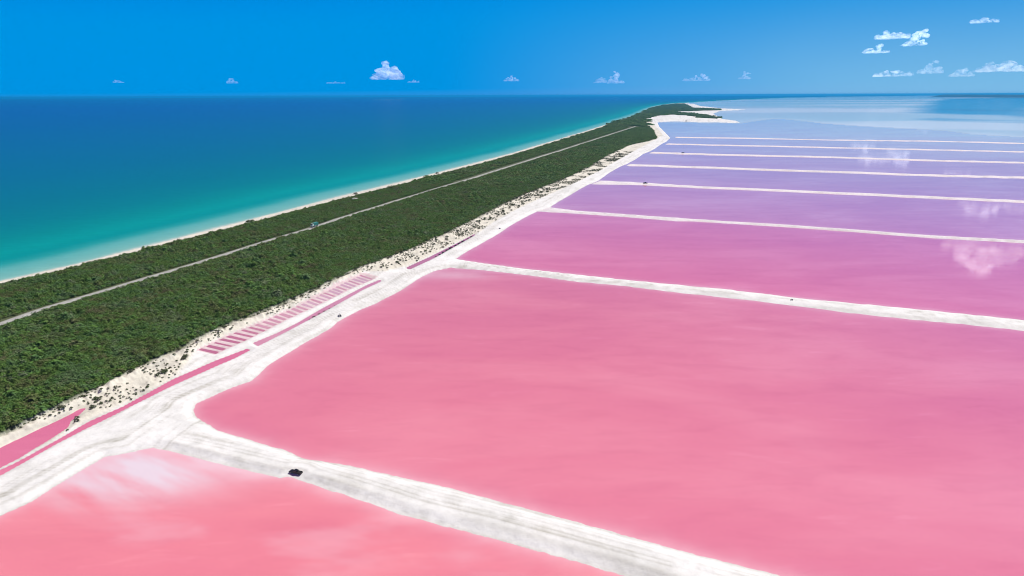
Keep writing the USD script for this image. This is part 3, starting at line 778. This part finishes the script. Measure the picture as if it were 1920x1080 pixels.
gb = np.random.default_rng(9)
vb = verge.difference(small_union.buffer(1.0))
cand = scatter(vb, 3.3, 0, 900, gb)
cand = cand[gb.random(len(cand)) < np.clip(1.5 - 0.001 * np.linalg.norm(cand, axis=1), 0, 1)]
ok = land_z(cand) > 0.25
ok &= np.array([not (panA.distance(shapely.Point(*c_)) < 22 and small_union.buffer(3).contains(shapely.Point(*c_))) for c_ in cand])
strip = np.array([LineString(CHANNEL_EDGE).distance(shapely.Point(*c_)) for c_ in cand])
ok &= strip > 2.0
cand = cand[ok]
order = np.argsort(np.linalg.norm(cand, axis=1))
cand = cand[order[:: max(1, len(order) // 280)][:280]]
zz = land_z(cand)
for c_, h_ in zip(cand, zz):
    copy("bush", f"/World/Looks/bush_kind_{gb.integers(5)}", (*c_, h_ - 0.1), gb.random() * 6.28, (0.45 + 0.7 * gb.random() ** 2) * (1 + np.linalg.norm(c_) / 900), "small dark bush standing on the cream sandy verge beside the thicket", "bush", "bushes scattered over the sandy verge")
tuft_p = [f"/World/dry_tufts/tuft_kind_{q_:03d}" for q_ in range(3)]
tp = scatter(vb, 2.3, 0, 1500, gb)
tp = tp[(fbm2(tp, 14, 3, 91) > 0.51)]
tz = land_z(tp)
tp, tz = tp[tz > 0.3], tz[tz > 0.3]
pi = UsdGeom.PointInstancer.Define(stage, "/World/dry_tufts")
for q_ in range(3):
    leafy(tuft_p[q_], shrub(np.random.default_rng(700 + q_), 0.5, 0.6, 26, 0.24), leaf_c)
pi.CreatePrototypesRel().SetTargets(tuft_p)
pi.CreateProtoIndicesAttr(Vt.IntArray.FromNumpy(gb.integers(0, 3, len(tp)).astype(np.int32)))
pi.CreatePositionsAttr(Vt.Vec3fArray.FromNumpy(np.concatenate([tp, tz[:, None] - 0.05], 1).astype(np.float32)))
ts = 0.4 + 0.7 * gb.random(len(tp)) ** 2 + np.linalg.norm(tp, axis=1) / 1500
pi.CreateScalesAttr(Vt.Vec3fArray.FromNumpy(np.repeat(ts[:, None], 3, 1).astype(np.float32)))
tag(pi, "small dry tufts speckling the cream sandy verge", "scrub", kind="stuff")
print("verge bushes", len(cand))
for px, py, sc_, label in ((335, 454, 2.2, "leftmost dark bush at the top of the pale beach"), (413, 435, 2.4, "second dark bush from the left at the top of the beach"), (467, 419, 3.0, "biggest dark bush leaning out over the pale beach"), (474, 417, 2.4, "dark bush touching the right side of the biggest beach bush"), (667, 366, 3.2, "dark bush on the beach right above the little pale hut"), (820, 327, 3.2, "rightmost dark bush at the top of the beach")):
    c_ = at(px, py)
    copy("beach_bush", f"/World/Looks/bush_kind_{gb.integers(5)}", (*c_, 0.5), gb.random() * 6.28, sc_, label, "bush", "dark bushes at the top of the beach")

# ------------------------------------------------------------------ vehicles
def prism(profile, w0, w1=None, x_scale=1.0):
    """Side profile (y along the car, z up) extruded across x with a slightly narrower top."""
    poly = Polygon(profile).buffer(0.05).buffer(-0.05)
    m = trimesh.creation.extrude_polygon(poly, w0, engine="earcut")
    v = m.vertices.copy()
    v = np.stack([v[:, 2] - w0 / 2, v[:, 0], v[:, 1]], 1)
    if w1:
        zt = (v[:, 2] - v[:, 2].min()) / np.ptp(v[:, 2])
        v[:, 0] *= 1 + (w1 / w0 - 1) * zt
    m = trimesh.Trimesh(v, m.faces)
    m.fix_normals()
    return m


paint_black = plain("black_paint", (0.012, 0.011, 0.012), 0.35)
paint_grey = plain("grey_paint", (0.05, 0.045, 0.05), 0.4)
glass_dark = plain("car_glass", (0.01, 0.012, 0.014), 0.08, spec=0.6)
rubber = plain("rubber", (0.015, 0.015, 0.015), 0.85)
steel = plain("steel", (0.35, 0.35, 0.36), 0.4, metallic=0.8)
lamp_red = plain("tail_lamp", (0.30, 0.02, 0.02), 0.25)
lamp_white = plain("head_lamp", (0.6, 0.6, 0.58), 0.2)


def pickup(path, paint):
    L_ = 5.2
    o = lambda name, m, mat: obj(name, m, mat, path)
    body = prism([(-2.6, 0.45), (-2.6, 0.98), (-0.95, 1.0), (0.75, 1.02), (2.3, 0.95), (2.6, 0.78), (2.6, 0.45), (2.1, 0.36), (-2.1, 0.36)], 1.86, 1.78)
    o("body", body, paint)
    o("cab", prism([(-0.95, 0.99), (-0.85, 1.68), (0.35, 1.74), (1.15, 1.01)], 1.72, 1.42), paint)
    o("windscreen", prism([(0.45, 1.66), (1.09, 1.1), (1.15, 1.12), (0.5, 1.69)], 1.4, 1.36), glass_dark)
    for sgn in (-1, 1):
        m = prism([(-0.8, 1.12), (-0.72, 1.6), (0.3, 1.64), (0.85, 1.12)], 0.04)
        m.apply_translation([sgn * 0.80, 0, 0])
        o("side_window", m, glass_dark)
    o("rear_window", prism([(-0.93, 1.12), (-0.88, 1.58), (-0.92, 1.58), (-0.97, 1.12)], 1.3), glass_dark)
    bed = trimesh.creation.box([1.5, 1.45, 0.03])
    bed.apply_translation([0, -1.75, 1.005])
    o("cargo_bed", bed, rubber)
    for sgn in (-1, 1):
        rail = trimesh.creation.box([0.12, 1.6, 0.1])
        rail.apply_translation([sgn * 0.82, -1.75, 1.05])
        o("bed_rail", rail, paint)
        for y_ in (-1.65, 1.65):
            ty = trimesh.creation.revolve([[0.2, -0.13], [0.37, -0.13], [0.4, -0.08], [0.4, 0.08], [0.37, 0.13], [0.2, 0.13]], sections=20)
            ty.apply_transform(trimesh.transformations.rotation_matrix(math.pi / 2, [0, 1, 0]))
            ty.apply_translation([sgn * 0.86, y_, 0.40])
            wp = o("tyre", ty, rubber)
            rim = trimesh.creation.cylinder(0.21, 0.2, sections=16)
            rim.apply_transform(trimesh.transformations.rotation_matrix(math.pi / 2, [0, 1, 0]))
            rim.apply_translation([sgn * 0.86, y_, 0.40])
            obj("rim", rim, steel, str(wp.GetPath()))
        hl = trimesh.creation.box([0.36, 0.06, 0.16])
        hl.apply_translation([sgn * 0.66, 2.6, 0.72])
        o("headlight", hl, lamp_white)
        tl = trimesh.creation.box([0.12, 0.05, 0.3])
        tl.apply_translation([sgn * 0.84, -2.61, 0.8])
        o("tail_light", tl, lamp_red)
        mi = trimesh.creation.box([0.18, 0.1, 0.14])
        mi.apply_translation([sgn * 0.98, 0.8, 1.12])
        o("mirror", mi, paint)
    for y_, nm in ((2.63, "front_bumper"), (-2.64, "rear_bumper")):
        bm = trimesh.creation.box([1.8, 0.14, 0.2])
        bm.apply_translation([0, y_, 0.5])
        o(nm, bm, paint_grey)


cls = UsdGeom.Xform.Define(stage, "/World/Looks/pickup_kind")
cls.GetPrim().SetSpecifier(Sdf.SpecifierClass)
pickup("/World/Looks/pickup_kind", paint_black)


def heading(p, q):
    a, b = at(*p), at(*q)
    return math.atan2(b[1] - a[1], b[0] - a[0]) - math.pi / 2


def on_land(px, py):
    c_ = at(px, py)
    return (*c_, float(land_z(c_[None])[0]))


x = thing("pickup_truck", on_land(555, 889), heading((603, 902), (500, 878)), "black pickup truck parked at the near edge of the broad front dike", "pickup truck", "dark vehicles on the dikes")
x.AddScaleOp().Set(Gf.Vec3f(0.78, 0.86, 0.70))
x.GetPrim().GetReferences().AddInternalReference("/World/Looks/pickup_kind")
x.GetPrim().SetInstanceable(True)
copy("pickup_truck", "/World/Looks/pickup_kind", on_land(1210, 345.5), heading((1180, 344), (1300, 350)) + 0.5, 1.15, "black pickup truck, a dark dot on the fourth dike from the front", "pickup truck", "dark vehicles on the dikes")
copy("pickup_truck", "/World/Looks/pickup_kind", on_land(1280.5, 288), heading((1250, 287), (1350, 290)) + 0.4, 1.2, "dark pickup truck, a faint dot on the sixth dike from the front", "pickup truck", "dark vehicles on the dikes")
copy("pickup_truck", "/World/Looks/pickup_kind", on_land(1286.5, 227.8), 1.4, 1.9, "black truck before the bright salt heaps near the horizon", "pickup truck", "dark vehicles on the dikes")

# teal covered lorry on the road in the thicket
teal = plain("teal_cover", (0.06, 0.26, 0.22), 0.6, noise=0.2, scale=2.0)
mint = plain("pale_mint_paint", (0.62, 0.75, 0.66), 0.4)
t_loc = at(590, 428.5)
th_ = heading((604, 424), (576, 432))
lo = thing("covered_lorry", (*t_loc, 2.2), th_, "lorry with teal cover and pale mint cab on the narrow road through the thicket", "lorry")
lp_ = str(lo.GetPath())
mm = prism([(-4.6, 0.9), (-4.6, 3.1), (-4.4, 3.4), (1.7, 3.4), (1.9, 3.1), (1.9, 0.9)], 2.5, 2.4)
obj("cover", mm, teal, lp_)
obj("cab", prism([(2.1, 0.7), (2.1, 2.7), (2.3, 2.85), (3.6, 2.8), (4.2, 1.9), (4.25, 0.7)], 2.4, 2.2), mint, lp_)
obj("windscreen", prism([(3.66, 2.7), (4.16, 1.95), (4.22, 1.97), (3.72, 2.73)], 2.1), glass_dark, lp_)
ch = trimesh.creation.box([1.6, 8.4, 0.25])
ch.apply_translation([0, -0.3, 0.75])
obj("chassis", ch, rubber, lp_)
for y_ in (-3.4, -2.3, 3.1):
    for sgn in (-1, 1):
        wh = trimesh.creation.cylinder(0.5, 0.32, sections=18)
        wh.apply_transform(trimesh.transformations.rotation_matrix(math.pi / 2, [0, 1, 0]))
        wh.apply_translation([sgn * 1.05, y_, 0.5])
        obj("wheel", wh, rubber, lp_)

# ------------------------------------------------------------------ small built things
concrete = plain("concrete", (0.34, 0.33, 0.31), 0.85, noise=0.2, scale=1.5)
timber = plain("grey_timber", (0.16, 0.15, 0.13), 0.8, noise=0.3, scale=3.0)
cls = UsdGeom.Xform.Define(stage, "/World/Looks/sluice_kind")
cls.GetPrim().SetSpecifier(Sdf.SpecifierClass)
sp = "/World/Looks/sluice_kind"
for sgn in (-1, 1):
    pw = trimesh.creation.box([0.35, 1.6, 1.7])
    pw.apply_translation([sgn * 0.85, 0, 0.55])
    obj("side_wall", pw, concrete, sp)
bd = trimesh.creation.box([1.34, 0.12, 1.3])
bd.apply_translation([0, 0.1, 0.45])
obj("gate_board", bd, timber, sp)
cb = trimesh.creation.box([2.06, 0.3, 0.2])
cb.apply_translation([0, 0.1, 1.502])
obj("crossbeam", cb, timber, sp)
rod = trimesh.creation.cylinder(0.05, 1.2, sections=10)
rod.apply_translation([0, 0.1, 2.2])
obj("lifting_rod", rod, steel, sp)
hw = trimesh.creation.torus(0.3, 0.04, major_sections=20, minor_sections=8)
hw.apply_translation([0, 0.1, 2.6])
obj("hand_wheel", hw, steel, sp)
for px, py, rot, label in ((637, 595.5, 0.9, "small dark sluice gate at the left edge of the biggest pink pond"), (1484, 566, 0.0, "tiny grey sluice gate in the middle of the second dike"), (937, 431, 0.8, "tiny grey sluice gate on the causeway edge above the magenta pond")):
    l0 = on_land(px, py)
    copy("sluice_gate", sp, (l0[0], l0[1], max(0.2, l0[2]) - 0.25), rot, 0.8 if px == 637 else 0.6, label, "sluice gate", "sluice gates by the ponds")

# little pale hut behind the beach
hut_loc = at(666, 379)
hut = thing("beach_hut", (*hut_loc, 1.8), heading((600, 390), (700, 364)), "little pale flat-roofed hut in the scrub just behind the beach", "hut")
hp = str(hut.GetPath())
wl = trimesh.creation.box([5, 4, 2.6])
wl.apply_translation([0, 0, 1.3])
obj("wall", wl, plain("limewash", (0.68, 0.66, 0.56), 0.9, noise=0.1), hp)
rf = trimesh.creation.box([5.6, 4.6, 0.25])
rf.apply_translation([0, 0, 2.73])
obj("roof", rf, plain("pale_roof", (0.62, 0.60, 0.52), 0.9, noise=0.15), hp)
dr = trimesh.creation.box([0.06, 0.9, 2.0])
dr.apply_translation([2.52, 0, 1.0])
obj("door", dr, timber, hp)

# ------------------------------------------------------------------ clouds
def cloud_mat(name, alpha, size):
    """Cloud edge: thins out towards the rim and is torn by noise."""
    n = {"lw": ("layer_weight", {"blend": 0.4}), "e": ("math", dict(math_type="multiply_add", value2=-1.9, value3=1.05)), "g": ("geometry", {}),
         "nz": ("noise_texture", dict(scale=1.9 / size, detail=5.0, roughness=0.65)), "nn": ("math", dict(math_type="multiply_add", value2=3.4, value3=-1.75)), "su": ("math", dict(math_type="add", use_clamp=True)), "mu": ("math", dict(math_type="multiply", value2=alpha)),
         "d": ("diffuse_bsdf", {"color": (0.66, 0.72, 0.76)}), "t": ("translucent_bsdf", {"color": (0.66, 0.72, 0.76)}), "m0": ("add_closure", {}), "x": ("transparent_bsdf", {}), "m": ("mix_closure", {})}
    l = [("lw.facing", "e.value1"), ("g.position", "nz.vector"), ("nz.fac", "nn.value1"), ("e.value", "su.value1"), ("nn.value", "su.value2"), ("su.value", "mu.value1"), ("mu.value", "m.fac"),
         ("x.BSDF", "m.closure1"), ("d.BSDF", "m0.closure1"), ("t.BSDF", "m0.closure2"), ("m0.closure", "m.closure2")]
    return usdkit.material(stage, LOOK + name, n, l, surface="m.closure")


def cloud(px, py, wpx, hpx, dist, alpha, label, seed, lean=0.0, flat_=0.35, group=None, mirrored=False):
    """A cumulus whose base middle stands in the direction of (px, py) at dist metres; wpx and hpx are its angular size."""
    import manifold3d as m3
    g = np.random.default_rng(seed)
    dr_ = fwd * FOCAL + right * (px - 960) + up * (540 - py)
    p = EYE + dr_ / math.hypot(dr_[0], dr_[1]) * dist
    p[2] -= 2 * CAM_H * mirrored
    k2 = 1 + ((px - 960) / 1301) ** 2
    W, H = wpx / 1300 / k2 * dist, hpx / 1300 / math.sqrt(k2) * dist
    tower = g.random() * 0.3 - 0.15
    balls = []
    k = int(16 + 22 * min(2, wpx / 50))
    for _ in range(k):
        u_ = g.random() * 2 - 1
        top = H * (1 - abs(u_ - 2 * tower) ** 1.4 * 0.85)
        zc = g.random() ** 1.2 * max(top, H * 0.15)
        rb = min(W, H * 1.6) * (0.10 + 0.13 * g.random()) * (1 - 0.35 * zc / H)
        balls.append(m3.Manifold.sphere(rb, 20).scale([1.25, 1, 0.8]).translate([u_ * W * 0.46 + lean * zc, (g.random() - 0.5) * W * 0.4, max(zc, rb * 0.55)]))
    for u_ in np.linspace(-0.92, 0.92, 9):
        rb = max(0.16 * H, 0.10 * W) * (0.7 + 0.5 * g.random())
        balls.append(m3.Manifold.sphere(rb, 20).scale([1.4, 1, 0.45]).translate([u_ * W * 0.46, 0, rb * 0.4]))
    m = max(m3.Manifold.batch_boolean(balls, m3.OpType.Add).decompose(), key=lambda q: q.volume())
    m = m.refine_to_length(float(max(W, H) / 34))
    a = m.to_mesh()
    t = trimesh.Trimesh(a.vert_properties[:, :3], a.tri_verts, process=True)
    trimesh.smoothing.filter_laplacian(t, lamb=0.5, iterations=14)
    nz = meshkit.fbm(t.vertices / (H * 0.34) + seed, 4, seed) - 0.5
    v = t.vertices + t.vertex_normals * (nz * H * 0.22)[:, None]
    v[:, 2] = np.where(v[:, 2] < H * 0.08, H * 0.08 - (H * 0.08 - v[:, 2]) * flat_, v[:, 2])
    a_ = math.atan2(p[0], p[1])
    ca, sa_ = math.cos(-a_), math.sin(-a_)
    v = np.stack([v[:, 0] * ca - v[:, 1] * sa_ + p[0], v[:, 0] * sa_ + v[:, 1] * ca + p[1], v[:, 2] + p[2]], 1)
    tag(obj("cumulus_cloud", (v, t.faces), cloud_mat(f"cloud_{seed}", min(0.9, alpha * 0.56), H), smooth=True), label, "cloud", group)


HZ = "small clouds low over the horizon"
cloud(727, 152, 50, 40, 30000, 0.95, "brightest towering white cloud above the sea left of centre", 1)
cloud(436, 157, 20, 10, 36000, 0.40, "small faint cloud above the sea, right of the leftmost one", 2)
cloud(222, 156, 20, 7, 36000, 0.32, "leftmost tiny faint cloud low above the sea", 3)
cloud(775, 155, 22, 6, 34000, 0.42, "tiny flat cloud just right of the towering cloud", 4)
cloud(630, 157, 34, 6, 36000, 0.32, "flat wisp of cloud just left of the towering cloud", 5)
cloud(958, 153, 26, 11, 34000, 0.45, "small puff of cloud above the sea in the middle", 6)
cloud(1125, 157, 22, 18, 34000, 0.35, "left one of the pair of puffs above the spit", 7)
cloud(1153, 158, 26, 24, 34000, 0.45, "right, taller one of the pair of puffs above the spit", 8)
cloud(1305, 153, 44, 13, 33000, 0.36, "faint flat cloud above the start of the lagoon", 9)
cloud(1396, 150, 22, 24, 33000, 0.36, "faint upright cloud above the lagoon right of the flat one", 10)
cloud(1641, 101, 42, 18, 17000, 0.85, "lowest left puff of the bright cloud trio at upper right", 11, lean=0.4)
cloud(1674, 75, 54, 24, 17000, 0.85, "top left puff of the bright cloud trio at upper right", 12)
cloud(1710, 88, 38, 34, 17000, 0.9, "right-hand puff of the bright cloud trio at upper right", 13, lean=0.3)
cloud(1846, 44, 50, 16, 16000, 0.55, "small slanting cloud near the top right corner", 14, lean=0.6)
cloud(1672, 145, 70, 18, 30000, 0.40, "wide faint cloud low above the lagoon below the bright trio", 15)
cloud(1744, 140, 38, 28, 30000, 0.42, "rounded faint cloud low above the lagoon with a pale rim", 16)
cloud(1802, 145, 40, 20, 30000, 0.38, "faint cloud low above the far coast, left of the broad bank", 17)
cloud(1876, 137, 90, 28, 28000, 0.62, "broad white cloud bank at the right edge above the far coast", 18)
# clouds over the frame whose mirror images lie on the ponds
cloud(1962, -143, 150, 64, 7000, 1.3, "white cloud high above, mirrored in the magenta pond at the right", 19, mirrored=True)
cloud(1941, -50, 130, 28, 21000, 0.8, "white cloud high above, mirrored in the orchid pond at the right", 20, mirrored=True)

# ------------------------------------------------------------------ air
B = 66000.0
v = np.array([[x_, y_, z_] for z_ in (-3.0, CAM_H + 12.0) for x_, y_ in ((-B, -B), (B, -B), (B, B), (-B, B))])
f = np.array([[0, 3, 2, 1], [4, 5, 6, 7], [0, 1, 5, 4], [1, 2, 6, 5], [2, 3, 7, 6], [3, 0, 4, 7]])
haze_mat = usdkit.material(stage, LOOK + "haze", {"v": ("principled_volume", dict(color=(0.02, 0.50, 0.95), density=HAZE, anisotropy=0.2))}, [], volume="v.volume")
tag(obj("haze", (v, f), haze_mat), "thin blue sea air", "haze", kind="stuff")
